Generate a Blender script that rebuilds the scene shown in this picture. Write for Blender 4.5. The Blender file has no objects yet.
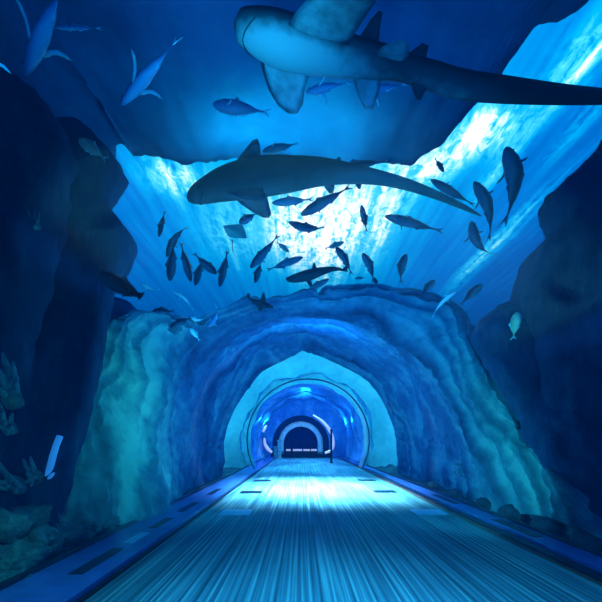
import bpy, bmesh, math, random
from mathutils import Vector, Matrix, noise
random.seed(7)
C = bpy.context.scene.collection
SC = bpy.context.scene
H = 1.2            # eye height
F = 400.0          # focal length in pixels of a 602 px frame
VX, VY = 301.0, 440.0

def at(px, py, Y):
    return Vector(((px - VX) / F * Y, Y, H + (VY - py) / F * Y))

# ------------------------------------------------------------------ materials
def nodes(name):
    m = bpy.data.materials.new(name); m.use_nodes = True
    nt = m.node_tree; nt.nodes.clear()
    out = nt.nodes.new('ShaderNodeOutputMaterial')
    return m, nt, out

def N(nt, kind, **kw):
    n = nt.nodes.new(kind)
    for k, v in kw.items():
        if k.startswith('i_'):
            n.inputs[k[2:].replace('_', ' ')].default_value = v
        else:
            setattr(n, k, v)
    return n

def math_node(nt, op, a, b=None, c=None):
    n = nt.nodes.new('ShaderNodeMath'); n.operation = op
    for i, v in enumerate((a, b, c)):
        if v is None: continue
        if isinstance(v, (int, float)): n.inputs[i].default_value = v
        else: nt.links.new(v, n.inputs[i])
    return n.outputs[0]

def ramp(nt, src, stops):
    r = nt.nodes.new('ShaderNodeValToRGB')
    el = r.color_ramp.elements
    while len(el) > 1: el.remove(el[0])
    el[0].position = stops[0][0]; el[0].color = (*stops[0][1], 1)
    for p, c in stops[1:]:
        e = el.new(p); e.color = (*c, 1)
    nt.links.new(src, r.inputs[0])
    return r.outputs[0]

def coord(nt, scale=(1, 1, 1), kind='Object'):
    tc = nt.nodes.new('ShaderNodeTexCoord'); mp = nt.nodes.new('ShaderNodeMapping')
    mp.inputs['Scale'].default_value = scale
    nt.links.new(tc.outputs[kind], mp.inputs[0])
    return mp.outputs[0]

def rock_mat(name, c0, c1, c2, scale=1.2, bump=.6, stretch=(1, 1, 1), rough=.85, strata=False):
    m, nt, out = nodes(name)
    v = coord(nt, stretch)
    n1 = N(nt, 'ShaderNodeTexNoise'); n1.inputs['Scale'].default_value = scale; n1.inputs['Detail'].default_value = 9; n1.inputs['Roughness'].default_value = .62; n1.inputs['Distortion'].default_value = .6
    n2 = N(nt, 'ShaderNodeTexNoise'); n2.inputs['Scale'].default_value = scale * 5; n2.inputs['Detail'].default_value = 8; n2.inputs['Roughness'].default_value = .7
    for n in (n1, n2): nt.links.new(v, n.inputs['Vector'])
    mix = math_node(nt, 'MULTIPLY_ADD', n2.outputs[0], .35, math_node(nt, 'MULTIPLY', n1.outputs[0], .65))
    if strata:
        at_ = N(nt, 'ShaderNodeAttribute', attribute_name='strata'); al_ = N(nt, 'ShaderNodeAttribute', attribute_name='teal_tint')
        mix = math_node(nt, 'MULTIPLY_ADD', at_.outputs['Fac'], .4, math_node(nt, 'MULTIPLY', mix, .6))
        ca = ramp(nt, mix, [(.36, c0), (.5, c1), (.64, c2)])
        cb = ramp(nt, mix, [(.36, (.012, .08, .12)), (.5, (.045, .22, .28)), (.64, (.18, .5, .52))])
        mc = N(nt, 'ShaderNodeMix', data_type='RGBA')
        nt.links.new(al_.outputs['Fac'], mc.inputs[0]); nt.links.new(ca, mc.inputs[6]); nt.links.new(cb, mc.inputs[7])
        col = mc.outputs[2]
    else:
        col = ramp(nt, mix, [(.32, c0), (.5, c1), (.68, c2)])
    b = N(nt, 'ShaderNodeBsdfPrincipled'); b.inputs['Roughness'].default_value = rough
    b.inputs['Specular IOR Level'].default_value = .15
    nt.links.new(col, b.inputs['Base Color'])
    bp = N(nt, 'ShaderNodeBump'); bp.inputs['Strength'].default_value = bump; bp.inputs['Distance'].default_value = .12
    nt.links.new(mix, bp.inputs['Height']); nt.links.new(bp.outputs[0], b.inputs['Normal'])
    nt.links.new(b.outputs[0], out.inputs[0])
    return m

def plain(name, col, rough=.5, metal=0, spec=.3, emit=None, es=0, var=.0):
    m, nt, out = nodes(name)
    b = N(nt, 'ShaderNodeBsdfPrincipled')
    b.inputs['Roughness'].default_value = rough; b.inputs['Metallic'].default_value = metal
    b.inputs['Specular IOR Level'].default_value = spec
    n = N(nt, 'ShaderNodeTexNoise'); n.inputs['Scale'].default_value = 6; n.inputs['Detail'].default_value = 5
    nt.links.new(coord(nt), n.inputs['Vector'])
    lo = tuple(c * (1 - var) for c in col); hi = tuple(min(1, c * (1 + var)) for c in col)
    nt.links.new(ramp(nt, n.outputs[0], [(.35, lo), (.65, hi)]), b.inputs['Base Color'])
    if emit:
        b.inputs['Emission Color'].default_value = (*emit, 1); b.inputs['Emission Strength'].default_value = es
    nt.links.new(b.outputs[0], out.inputs[0])
    return m

def fish_mat(name, back, side, belly, rough=.35, spots=0, z0=-.12, z1=.12):
    """counter-shaded skin: dark back to pale belly, along the animal's own height"""
    m, nt, out = nodes(name)
    tc = nt.nodes.new('ShaderNodeTexCoord'); sp = nt.nodes.new('ShaderNodeSeparateXYZ')
    nt.links.new(tc.outputs['Object'], sp.inputs[0])
    n = N(nt, 'ShaderNodeTexNoise'); n.inputs['Scale'].default_value = 7; n.inputs['Detail'].default_value = 5
    nt.links.new(tc.outputs['Object'], n.inputs['Vector'])
    mr = nt.nodes.new('ShaderNodeMapRange'); nt.links.new(sp.outputs[2], mr.inputs[0])
    mr.inputs[1].default_value = z0; mr.inputs[2].default_value = z1
    f = math_node(nt, 'ADD', mr.outputs[0], math_node(nt, 'MULTIPLY_ADD', n.outputs[0], .3, -.15))
    col = ramp(nt, f, [(.12, belly), (.42, side), (.75, back)])
    b = N(nt, 'ShaderNodeBsdfPrincipled'); b.inputs['Roughness'].default_value = rough
    b.inputs['Specular IOR Level'].default_value = .1
    nt.links.new(col, b.inputs['Base Color']); nt.links.new(b.outputs[0], out.inputs[0])
    return m

M = {}
M['arch'] = rock_mat('rock arch stone', (.01, .05, .14), (.03, .135, .29), (.1, .33, .46), 1.1, 1.0, strata=True)
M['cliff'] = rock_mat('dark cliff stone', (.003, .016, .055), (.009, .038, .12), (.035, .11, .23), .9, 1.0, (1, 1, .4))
M['boulder'] = rock_mat('sea bed boulder stone', (.02, .07, .1), (.08, .22, .25), (.25, .5, .5), 5, 1)
M['overhang'] = rock_mat('overhang stone', (.025, .08, .24), (.035, .11, .3), (.06, .16, .36), .35, .25)
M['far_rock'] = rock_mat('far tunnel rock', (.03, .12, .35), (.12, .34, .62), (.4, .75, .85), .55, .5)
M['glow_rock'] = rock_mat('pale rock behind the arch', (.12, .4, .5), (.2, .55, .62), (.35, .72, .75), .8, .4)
M['bed'] = rock_mat('sea bed gravel', (.012, .04, .06), (.03, .08, .11), (.09, .2, .22), 4, 1)
M['jack'] = fish_mat('blue grey fish skin', (.003, .013, .035), (.007, .03, .07), (.035, .12, .2))
M['teal'] = fish_mat('teal fish skin', (.02, .14, .22), (.04, .22, .32), (.12, .38, .46))
M['pale'] = fish_mat('pale fish skin', (.2, .5, .62), (.45, .75, .8), (.7, .9, .92))
M['silver'] = fish_mat('silver yellow fish skin', (.3, .5, .4), (.6, .75, .6), (.9, .95, .85))
M['tuna'] = fish_mat('blue open water fish skin', (.01, .06, .2), (.03, .17, .42), (.14, .5, .8))
M['ghost'] = fish_mat('dim blue fish skin', (.02, .09, .24), (.04, .15, .36), (.09, .28, .5))
M['fin'] = plain('dark fin membrane', (.012, .05, .11), .5, var=.3)
M['pale_fin'] = plain('pale fin membrane', (.25, .65, .85), .5, var=.2)
M['teal_fin'] = plain('teal fin membrane', (.04, .2, .3), .5, var=.3)
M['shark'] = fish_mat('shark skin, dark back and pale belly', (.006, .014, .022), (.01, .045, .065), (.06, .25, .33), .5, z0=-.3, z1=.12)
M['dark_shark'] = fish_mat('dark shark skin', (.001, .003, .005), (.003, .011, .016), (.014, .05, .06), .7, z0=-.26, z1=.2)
M['shark_fin'] = plain('shark fin skin', (.01, .03, .045), .5, var=.4)
M['shark_pale_fin'] = plain('pale underside of shark fin', (.04, .19, .27), .5, var=.3)
M['eye'] = plain('black eye', (.004, .006, .01), .15, spec=.6)
M['curb'] = plain('blue painted kerb', (.05, .12, .42), .3, var=.15, spec=.5)
M['rail'] = plain('black floor edge rail', (.01, .012, .02), .35)
M['copper'] = plain('thin copper edge', (.35, .12, .08), .4)
M['slot'] = plain('dark slot', (.006, .012, .03), .4)
M['lit_panel'] = plain('pale blue panel', (.3, .5, .8), .3, var=.1)
M['steel'] = plain('joint band metal', (.03, .12, .2), .3, metal=.6)
M['grey_arch'] = plain('pale grey arch', (.62, .78, .74), .5, var=.15)
M['shade_wall'] = plain('far wall painted shade', (.006, .02, .07), .6, var=.3)
M['deep_blue'] = plain('deep blue passage', (.01, .04, .3), .5, var=.3)
M['black'] = plain('black painted metal', (.006, .008, .014), .4)
M['pink'] = plain('pale pink lamp glass and reflection glow', (.9, .7, .7), .4, emit=(1, .66, .6), es=.75)  # light bars share it with the painted acrylic reflections
M['sliver'] = plain('bright blue water gap glow', (.08, .42, .9), .6, var=.2, emit=(.03, .3, .95), es=.45)  # brightness of water in a gap, put into emission
M['cream'] = plain('pale stone post', (.5, .52, .45), .6, var=.3)

# acrylic: clear, with a faint mirror at grazing angles
def acrylic(name, tint, k):
    m, nt, out = nodes(name)
    t = N(nt, 'ShaderNodeBsdfTransparent'); t.inputs[0].default_value = (*tint, 1)
    g = N(nt, 'ShaderNodeBsdfGlossy'); g.inputs['Roughness'].default_value = .06; g.inputs[0].default_value = (.7, .9, 1, 1)
    fr = N(nt, 'ShaderNodeLayerWeight'); fr.inputs['Blend'].default_value = .25
    fac = math_node(nt, 'MULTIPLY', fr.outputs['Fresnel'], k)
    mx = N(nt, 'ShaderNodeMixShader')
    nt.links.new(fac, mx.inputs[0]); nt.links.new(t.outputs[0], mx.inputs[1]); nt.links.new(g.outputs[0], mx.inputs[2])
    nt.links.new(mx.outputs[0], out.inputs[0])
    return m
M['acrylic'] = acrylic('clear acrylic', (1, 1, 1), .05)
M['acrylic_far'] = acrylic('clear acrylic, blue with depth', (.85, .95, 1), .14)

# floor: fine boards along the tunnel, joints across
def floor_mat():
    m, nt, out = nodes('dark ribbed board floor')
    tc = nt.nodes.new('ShaderNodeTexCoord')
    def noi(scale, det=4):
        mp = nt.nodes.new('ShaderNodeMapping'); mp.inputs['Scale'].default_value = scale
        nt.links.new(tc.outputs['Object'], mp.inputs[0])
        n = N(nt, 'ShaderNodeTexNoise'); n.inputs['Scale'].default_value = 1; n.inputs['Detail'].default_value = det
        nt.links.new(mp.outputs[0], n.inputs['Vector']); return n.outputs[0]
    a = noi((48, .35, 1)); b2 = noi((15, .2, 1)); c = noi((.7, .4, 1))
    sp = nt.nodes.new('ShaderNodeSeparateXYZ'); nt.links.new(tc.outputs['Object'], sp.inputs[0])
    rib = math_node(nt, 'SINE', math_node(nt, 'MULTIPLY', sp.outputs[0], 105))
    s = math_node(nt, 'ADD', math_node(nt, 'MULTIPLY', a, .62), math_node(nt, 'MULTIPLY', b2, .38))
    s = math_node(nt, 'ADD', s, math_node(nt, 'MULTIPLY_ADD', c, .3, -.15))
    s = math_node(nt, 'ADD', s, math_node(nt, 'MULTIPLY', rib, .045))
    col = ramp(nt, s, [(.35, (.015, .05, .075)), (.5, (.075, .2, .27)), (.64, (.28, .5, .55))])
    b = N(nt, 'ShaderNodeBsdfPrincipled'); b.inputs['Roughness'].default_value = .42
    b.inputs['Specular IOR Level'].default_value = .45
    nt.links.new(col, b.inputs['Base Color'])
    bp = N(nt, 'ShaderNodeBump'); bp.inputs['Strength'].default_value = .35; bp.inputs['Distance'].default_value = .01
    nt.links.new(s, bp.inputs['Height']); nt.links.new(bp.outputs[0], b.inputs['Normal'])
    nt.links.new(b.outputs[0], out.inputs[0])
    return m
M['floor'] = floor_mat()

# water surface seen from below, its sunlight painted as emission
def water_mat():
    m, nt, out = nodes('water surface with painted sunlight')
    tc = nt.nodes.new('ShaderNodeTexCoord'); sp = nt.nodes.new('ShaderNodeSeparateXYZ')
    nt.links.new(tc.outputs['Object'], sp.inputs[0])
    x, y = sp.outputs[0], sp.outputs[1]
    def noi(scale, det=5, rough=.55, dist=0.):
        mp = nt.nodes.new('ShaderNodeMapping'); mp.inputs['Scale'].default_value = scale
        nt.links.new(tc.outputs['Object'], mp.inputs[0])
        n = N(nt, 'ShaderNodeTexNoise'); n.inputs['Scale'].default_value = 1; n.inputs['Detail'].default_value = det
        n.inputs['Roughness'].default_value = rough; n.inputs['Distortion'].default_value = dist
        nt.links.new(mp.outputs[0], n.inputs['Vector']); return n.outputs[0]
    def blob(x0, y0, sx, sy, amp):
        dx = math_node(nt, 'DIVIDE', math_node(nt, 'SUBTRACT', x, x0), sx)
        dy = math_node(nt, 'DIVIDE', math_node(nt, 'SUBTRACT', y, y0), sy)
        r2 = math_node(nt, 'ADD', math_node(nt, 'MULTIPLY', dx, dx), math_node(nt, 'MULTIPLY', dy, dy))
        return math_node(nt, 'MULTIPLY', math_node(nt, 'POWER', 2.718, math_node(nt, 'MULTIPLY', r2, -1)), amp)
    def total(*bs):
        s = bs[0]
        for b in bs[1:]: s = math_node(nt, 'ADD', s, b)
        return s
    # painted bright patches where sunlight would come through most
    sun = total(blob(.9, 25, 1.7, 7, 1.15), blob(-1.2, 24, 1.0, 4, .6), blob(2.7, 25, .9, 8, .65), blob(-6.3, 19.5, 1.3, 1.5, .8), blob(7.6, 16.6, 1.1, 1.3, 1.2), blob(6.2, 18.6, 1.2, 1.4, .8),
                blob(4.6, 23, 1.3, 6, .75), blob(9.4, 13.4, .8, 2.2, .7), blob(12.6, 28, .7, 7, .7), blob(-4.2, 25, 2.2, 5, .4), blob(9.3, 19, .5, 3, .45), blob(11.2, 15.5, .4, 3, .35))
    rip = noi((2.6, 1.3, 1), 6, .6, 1.0)
    streak = noi((1.9, .09, 1), 5, .6)
    wave = math_node(nt, 'MULTIPLY_ADD', rip, 1.3, math_node(nt, 'MULTIPLY', streak, .9))
    sharp = math_node(nt, 'MAXIMUM', math_node(nt, 'MULTIPLY_ADD', wave, 2.4, -1.75), .12)
    lit = math_node(nt, 'MULTIPLY', sun, sharp)
    side = math_node(nt, 'MULTIPLY', math_node(nt, 'MAXIMUM', math_node(nt, 'MULTIPLY_ADD', x, .07, -.45), 0), -.12)
    val = total(math_node(nt, 'MULTIPLY', lit, .6), blob(1, 24, 9, 14, .2), math_node(nt, 'MULTIPLY_ADD', streak, .3, -.06), side)
    col = ramp(nt, val, [(0, (.0, .2, .85)), (.12, (.0, .42, 1.3)), (.3, (.0, .95, 1.75)), (.5, (.2, 1.6, 2.1)), (.68, (1.5, 2.2, 2.3)), (.85, (3.2, 3.0, 2.9)), (1, (4.0, 3.3, 3.0))])
    e = N(nt, 'ShaderNodeEmission'); nt.links.new(col, e.inputs[0]); e.inputs[1].default_value = 1.15
    nt.links.new(e.outputs[0], out.inputs[0])
    return m
M['water'] = water_mat()

# ------------------------------------------------------------------ builders
def mesh(name, verts, faces, mat, parent=None, smooth=True, mats=None):
    me = bpy.data.meshes.new(name)
    me.from_pydata([tuple(v) for v in verts], [], faces)
    me.update()
    bm = bmesh.new(); bm.from_mesh(me); bmesh.ops.recalc_face_normals(bm, faces=bm.faces); bm.to_mesh(me); bm.free()
    me.materials.append(mat)
    if smooth: me.polygons.foreach_set('use_smooth', [True] * len(me.polygons))
    o = bpy.data.objects.new(name, me); C.objects.link(o)
    if parent: o.parent = parent
    return o

def tag(o, label=None, cat=None, group=None, kind=None):
    if label: o['label'] = label
    if cat: o['category'] = cat
    if group: o['group'] = group
    if kind: o['kind'] = kind
    return o

def empty(name, loc=(0, 0, 0)):
    o = bpy.data.objects.new(name, None); C.objects.link(o); o.location = loc; o.empty_display_size = .1
    return o

def box(x0, x1, y0, y1, z0, z1):
    v = [(x, y, z) for z in (z0, z1) for y in (y0, y1) for x in (x0, x1)]
    return v, [(0, 1, 3, 2), (4, 6, 7, 5), (0, 4, 5, 1), (1, 5, 7, 3), (3, 7, 6, 2), (2, 6, 4, 0)]

def boxo(name, b, mat, parent=None, bevel=.008):
    o = mesh(name, *box(*b), mat, parent, smooth=False)
    if bevel:
        md = o.modifiers.new('edge', 'BEVEL'); md.width = bevel; md.segments = 2
    return o

def catmull(P, n):
    """n points along the polyline P (tuples), even in pixel length"""
    P = [Vector(p) for p in P]
    dense = []
    for i in range(len(P) - 1):
        p0, p1, p2, p3 = P[max(i - 1, 0)], P[i], P[i + 1], P[min(i + 2, len(P) - 1)]
        for k in range(12):
            t = k / 12
            dense.append(.5 * ((2 * p1) + (-p0 + p2) * t + (2 * p0 - 5 * p1 + 4 * p2 - p3) * t * t + (-p0 + 3 * p1 - 3 * p2 + p3) * t ** 3))
    dense.append(P[-1])
    L = [0]
    for a, b in zip(dense, dense[1:]): L.append(L[-1] + math.hypot(b[0] - a[0], b[1] - a[1]))
    out, j = [], 0
    for k in range(n):
        s = L[-1] * k / (n - 1)
        while j < len(L) - 2 and L[j + 1] < s: j += 1
        d = L[j + 1] - L[j]
        out.append(dense[j].lerp(dense[j + 1], 0 if d < 1e-9 else (s - L[j]) / d))
    return out

def fbm(p, s=1., o=5, seed=0.):
    return noise.fractal(Vector((p[0] * s + seed, p[1] * s - seed * .7, p[2] * s + seed * 1.3)), 1.0, 2.0, o)

def loft(rows, closed=False):
    n = len(rows[0]); v = [p for r in rows for p in r]; f = []
    for i in range(len(rows) - 1):
        for j in range(n if closed else n - 1):
            a = i * n + j; b = i * n + (j + 1) % n
            f.append((a, b, b + n, a + n))
    return v, f

def displace(v, f, amp, s, seed, ridged=False, fixed=None):
    """push vertices along their normals by fractal noise"""
    nr = [Vector() for _ in v]
    for q in f:
        a, b, c = (Vector(v[q[i]]) for i in (0, 1, 2))
        k = (b - a).cross(c - a)
        for i in q: nr[i] += k
    out = []
    for i, (p, k) in enumerate(zip(v, nr)):
        k = k.normalized() if k.length > 1e-12 else Vector((0, 0, 1))
        d = fbm(p, s, 6, seed)
        if ridged: d = .5 - abs(d) * 1.4
        w = 1 if fixed is None else fixed(i)
        out.append(Vector(p) + k * d * amp * w)
    return out

# ------------------------------------------------------------------ the walkway
XL, XR, YEND = -1.61, 2.48, 27.6
fl = boxo('floor', (XL, XR, -3, YEND + 4, -.12, 0), M['floor'], bevel=0); tag(fl, kind='structure')
cl = boxo('trim_1', (-2.25, XL - .035, -3, YEND, -.12, .075), M['curb']); tag(cl, kind='structure')
cr = boxo('trim_2', (XR + .12, 2.86, -3, YEND, -.12, .085), M['curb']); tag(cr, kind='structure')
r1 = boxo('trim_3', (XL - .035, XL, -3, YEND, -.12, .03), M['rail'], bevel=.004); tag(r1, kind='structure')
r2 = boxo('trim_4', (XR, XR + .12, -3, YEND, -.12, .05), M['rail'], bevel=.004); tag(r2, kind='structure')
r3 = boxo('trim_5', (XR - .018, XR, -3, YEND, -.1, .022), M['copper'], bevel=0); tag(r3, kind='structure')
# raised lip along the outer edge of each kerb
k1 = boxo('trim_6', (-2.31, -2.25, -3, YEND, -.12, .11), M['rail'], bevel=.01); tag(k1, kind='structure')
k2 = boxo('trim_7', (2.86, 2.92, -3, YEND, -.12, .12), M['rail'], bevel=.01); tag(k2, kind='structure')

def plate(name, x0, x1, y0, y1, z, mat, label, cat, group, ribs=True):
    o = boxo(name, (x0, x1, y0, y1, z - .01, z + .006), mat, bevel=.003)
    if ribs:
        v, f = [], []
        n = 7
        for k in range(n):
            xa = x0 + (x1 - x0) * (k + .25) / n; xb = x0 + (x1 - x0) * (k + .75) / n
            bv, bf = box(xa, xb, y0 + .03, y1 - .03, z + .004, z + .013)
            f += [tuple(i + len(v) for i in q) for q in bf]; v += bv
        s = mesh('grille_bar', v, f, M['rail'], o, smooth=False); s['kind'] = 'stuff'
    return tag(o, label, cat, group)
def floor_y(py): return H * F / (py - VY)
for y, wl, s in ((9.2, 'left', -1), (9.3, 'right', 1), (11.8, 'left', -1), (11.9, 'right', 1)):
    near = 'nearer' if y < 10 else 'farther'
    x0, x1 = (XL + .22, XL + .72) if s < 0 else (XR - .78, XR - .28)
    plate('floor_grille', x0, x1, y - .22, y + .22, 0.0, M['slot'], f'{near} dark floor grille by the {wl} edge of the bright walkway', 'floor grille', 'dark grilles in the walkway')
plate('floor_panel', XL + .28, XL + .78, 6.35, 6.9, 0, M['lit_panel'], 'pale blue floor plate by the left edge of the walkway', 'floor plate', 'pale plates in the walkway', False)
plate('floor_panel', XR - .62, XR - .1, 6.4, 6.9, 0, M['lit_panel'], 'pale blue floor plate by the right edge of the walkway', 'floor plate', 'pale plates in the walkway', False)
for y0, y1, pale in ((3.35, 4.15, 0), (4.35, 4.85, 1), (5.1, 5.75, 0), (6.3, 7.2, 0), (8.2, 9.2, 0)):
    lab = {3.35: 'long dark slot in the left kerb, nearest the camera', 4.35: 'pale blue cover plate let into the left kerb', 5.1: 'dark slot in the left kerb just past its pale cover plate',
           6.3: 'dark slot in the left kerb beside the pale floor plate', 8.2: 'farthest dark slot in the left kerb'}[y0]
    plate('curb_cover' if pale else 'curb_slot', -1.95, -1.83, y0, y1, .077, M['lit_panel'] if pale else M['slot'], lab, 'kerb plate' if pale else 'kerb slot', None if pale else 'slots in the left kerb', False)
for y0, y1, lab in ((4.6, 5.6, 'dark slot in the right kerb nearest the camera'), (7.0, 8.2, 'dark slot farther along the right kerb')):
    plate('curb_slot', 2.66, 2.8, y0, y1, .087, M['slot'], lab, 'kerb slot', 'slots in the right kerb', False)

# sea bed either side of the kerbs
def strip(name, x0, x1, y0, y1, z, amp, nx, ny, mat, seed, slope=0):
    rows = []
    for i in range(ny + 1):
        yy = y0 + (y1 - y0) * i / ny
        r = []
        for j in range(nx + 1):
            xx = x0 + (x1 - x0) * j / nx
            edge = min(1, j / nx * 4) if x0 > 0 else min(1, (nx - j) / nx * 4)
            d = abs(fbm((xx, yy, 0), 2.2, 5, seed))
            r.append(Vector((xx, yy, z + slope * (j / nx if x0 > 0 else 1 - j / nx) + d * amp * edge)))
        rows.append(r)
    o = mesh(name, *loft(rows), mat)
    return tag(o, kind='structure')
strip('seabed', 2.92, 8, -2, 28, -.02, .22, 60, 260, M['bed'], 3, .35)
strip('seabed', -9, -2.31, -2, 28, -.04, .22, 70, 260, M['bed'], 9, .05)

# ------------------------------------------------------------------ acrylic tunnel
TX, TZ, TR = .28, 1.2, 2.38
def tube_ring(y, r, base=.06, n=64, xs=1.0):
    a0 = math.asin(max(-1, (base - TZ) / r))
    return [Vector((TX + r * xs * math.cos(math.pi - a0 - (math.pi - 2 * a0) * k / n), y, TZ + r * math.sin(math.pi - a0 - (math.pi - 2 * a0) * k / n))) for k in range(n + 1)]
YJ = 15.6
w1 = mesh('window_1', *loft([tube_ring(y, TR) for y in (-3, 0, 3, 6, 9, 12, YJ)]), M['acrylic']); tag(w1, kind='structure')
w2 = mesh('window_2', *loft([tube_ring(y, TR) for y in (YJ, 18, 21, 24, YEND - .3)]), M['acrylic_far']); tag(w2, kind='structure')
def ring_band(name, y0, y1, ra, rb, mat):
    rows = [tube_ring(y0, ra), tube_ring(y0, rb), tube_ring(y1, rb), tube_ring(y1, ra), tube_ring(y0, ra)]
    return mesh(name, *loft(rows), mat, smooth=False)
tag(ring_band('trim_8', YJ - .05, YJ + .05, TR - .02, TR + .02, M['steel']), kind='structure')
tag(ring_band('trim_9', 20.44, 20.46, TR - .01, TR + .01, M['steel']), kind='structure')

# ------------------------------------------------------------------ rock arch around the tunnel
NU = 260
A = [(222, 478, 14), (223, 450, 14), (228, 425, 14), (241, 398, 14), (262, 372, 14), (285, 360, 14), (302, 350, 14), (322, 357, 14), (350, 370, 14), (372, 386, 14), (388, 411, 14), (396, 440, 14), (398, 478, 14)]
B = [(160, 520, 6.2), (157, 470, 6.4), (158, 433, 6.8), (167, 385, 7.4), (190, 350, 8.2), (225, 328, 9), (265, 318, 9.4), (303, 316, 9.5), (343, 324, 9.4), (385, 338, 9), (415, 358, 8.5), (447, 398, 7.8), (473, 454, 7.0), (494, 514, 6.4)]
D = [(48, 570, 4.3), (52, 480, 4.6), (62, 420, 5), (85, 350, 5.6), (119, 315, 6.3), (146, 321, 7), (170, 333, 7.6), (178, 345, 8.2), (188, 333, 8.8), (201, 327, 9), (215, 320, 9.3), (232, 311, 9.6), (244, 310, 9.8), (255, 315, 10), (267, 309, 10), (282, 311, 10), (305, 294, 10.2), (314, 292, 10.2), (318, 298, 10.2), (325, 288, 10.2), (352, 287, 10.2), (385, 285, 10), (410, 292, 9.6), (430, 298, 9.2), (450, 301, 8.8), (468, 317, 8.2), (480, 340, 7.4), (512, 400, 6.2), (552, 470, 5.1), (620, 560, 3.9)]
cA, cB, cD = (catmull(c, NU) for c in (A, B, D))
U = lambda c: [at(*p) for p in c]
pA, pB, pD = U(cA), U(cB), U(cD)
rows = []
nv = 34
for k in range(nv + 1):                       # vault underside, far lip to near lip
    t = k / nv
    row = []
    for a, b in zip(pA, pB):
        p = a.lerp(b, t)
        c = Vector((TX, p.y, TZ)); o = p - c; o.y = 0
        row.append(p + o.normalized() * (.28 * math.sin(math.pi * t)))
    rows.append(row)
nf = 30
for k in range(1, nf + 1):                    # the face turned to the camera, near lip to the crest
    t = k / nf
    row = []
    for b, d in zip(pB, pD):
        p = b.lerp(d, t)
        row.append(p + Vector((0, -.35 * math.sin(math.pi * t), .22 * math.sin(math.pi * t))))
    rows.append(row)
for k in range(1, 9):                         # and back over the top to the far lip
    t = k / 8
    row = []
    for d, a in zip(pD, pA):
        c = Vector((TX, a.y, TZ)); q = c + (a - c) * (1.12 if k < 8 else 1.0); q.y = a.y + (.1 if k < 8 else 0)
        row.append(d.lerp(q, min(1, t * 8 / 7)) + Vector((0, 0, .3 * math.sin(math.pi * t))))
    rows.append(row)
v, f = loft(rows)
nrow = NU
def wt(i):
    k = i // nrow
    return .3 if k in (0, nv + nf + 8) else (.45 if k == nv + nf else 1)
def band(i):
    k, q = divmod(i, NU); p = v0[i]
    w_ = fbm(p, .35, 3, 8) * 3.2
    return noise.fractal(Vector((k * .27 + w_, q * .012, 3.3)), 1.0, 2.0, 4) * .5 + .5
v0 = [Vector(p) for p in v]
v = displace(v, f, .13, .75, 4.2, fixed=wt)
for i in range(len(v)):
    p = v0[i]; c = Vector((TX, p.y, TZ)); o_ = (p - c).normalized()
    v[i] = v[i] + o_ * (band(i) - .5) * .14 * wt(i)
v = displace(v, f, .07, 2.6, 1.7, True, fixed=wt)
arch = mesh('rock_arch', v, f, M['arch'])
st = arch.data.attributes.new('strata', 'FLOAT', 'POINT'); al = arch.data.attributes.new('teal_tint', 'FLOAT', 'POINT')
sv, av = [], []
for i in range(len(v)):
    sv.append(band(i)); k, q = divmod(i, NU); p = v[i]
    av.append(max(0, min(1, (k - nv + 5) / 16)) * max(0, min(1, 1.25 - p.z / 4.5)))  # teal grows from vault to face, strongest low down
st.data.foreach_set('value', sv); al.data.foreach_set('value', av)
tag(arch, 'broad blue green rock arch vaulting over the middle of the tunnel', 'rock arch')

# pale lit rock seen between the arch and the tunnel joint
G = [(206, 480, 16.9), (212, 440, 16.9), (230, 396, 16.9), (262, 362, 16.9), (302, 345, 16.9), (345, 362, 16.9), (378, 392, 16.9), (397, 440, 16.9), (402, 480, 16.9)]
rows = []
g0 = U(catmull(G, 120))
back = tube_ring(17.4, TR + .1, 0, 119)
for y, k in ((13.9, 1.1), (15, 1.02)):
    rows.append([Vector(((p.x - TX) * k + TX, y, (p.z - TZ) * k + TZ)) for p in g0])
for k in range(9):
    t = k / 8
    rows.append([a.lerp(b, t) + Vector((0, .5 * math.sin(t * math.pi), 0)) for a, b in zip(g0, back)])
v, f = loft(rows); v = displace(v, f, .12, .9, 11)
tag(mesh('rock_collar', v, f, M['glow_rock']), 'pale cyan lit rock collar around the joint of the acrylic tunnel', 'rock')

# far rock tunnel outside the second acrylic length
rows = []
for k in range(40):
    y = 17.4 + (YEND + .3 - 17.4) * k / 39
    rows.append([Vector(((p.x - TX) * 1.22 + TX, y, (p.z - TZ) * 1.22 + TZ - .1)) for p in tube_ring(y, TR, -.2, 90)])
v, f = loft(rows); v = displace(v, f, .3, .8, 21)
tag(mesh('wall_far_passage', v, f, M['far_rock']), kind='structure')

# ------------------------------------------------------------------ far end of the tunnel
v, f = loft([tube_ring(YEND + .15, .02, .0, 64), tube_ring(YEND + .15, .02, .0, 64)])
def arch_ring(y, r, n=48, cx=TX - .3, z0=0., zc=.95):
    pts = [Vector((cx - r, y, z0))]
    for k in range(n + 1):
        a = math.pi - math.pi * k / n
        pts.append(Vector((cx + r * math.cos(a), y, zc + r * math.sin(a))))
    pts.append(Vector((cx + r, y, z0)))
    return pts
tag(mesh('wall_end', *loft([arch_ring(YEND, 1.5), arch_ring(YEND, 1.95, z0=-.1)]), M['shade_wall']), kind='structure')  # dark ring: shading around the arch put into the wall colour
tag(mesh('wall_end_rock', *loft([arch_ring(YEND, 1.95, z0=-.1), arch_ring(YEND + .02, 3.6, z0=-.3)]), M['far_rock']), kind='structure')
ga = empty('portal_arch', (TX - .3, YEND - .1, 0))
def local(rows, o): return [[p - o.location for p in r] for r in rows]
rr = [arch_ring(YEND - .15, 1.18), arch_ring(YEND - .15, 1.5), arch_ring(YEND + .1, 1.5), arch_ring(YEND + .1, 1.18), arch_ring(YEND - .15, 1.18)]
sur = mesh('surround', *loft(local(rr, ga)), M['grey_arch'], ga, smooth=False)
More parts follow.
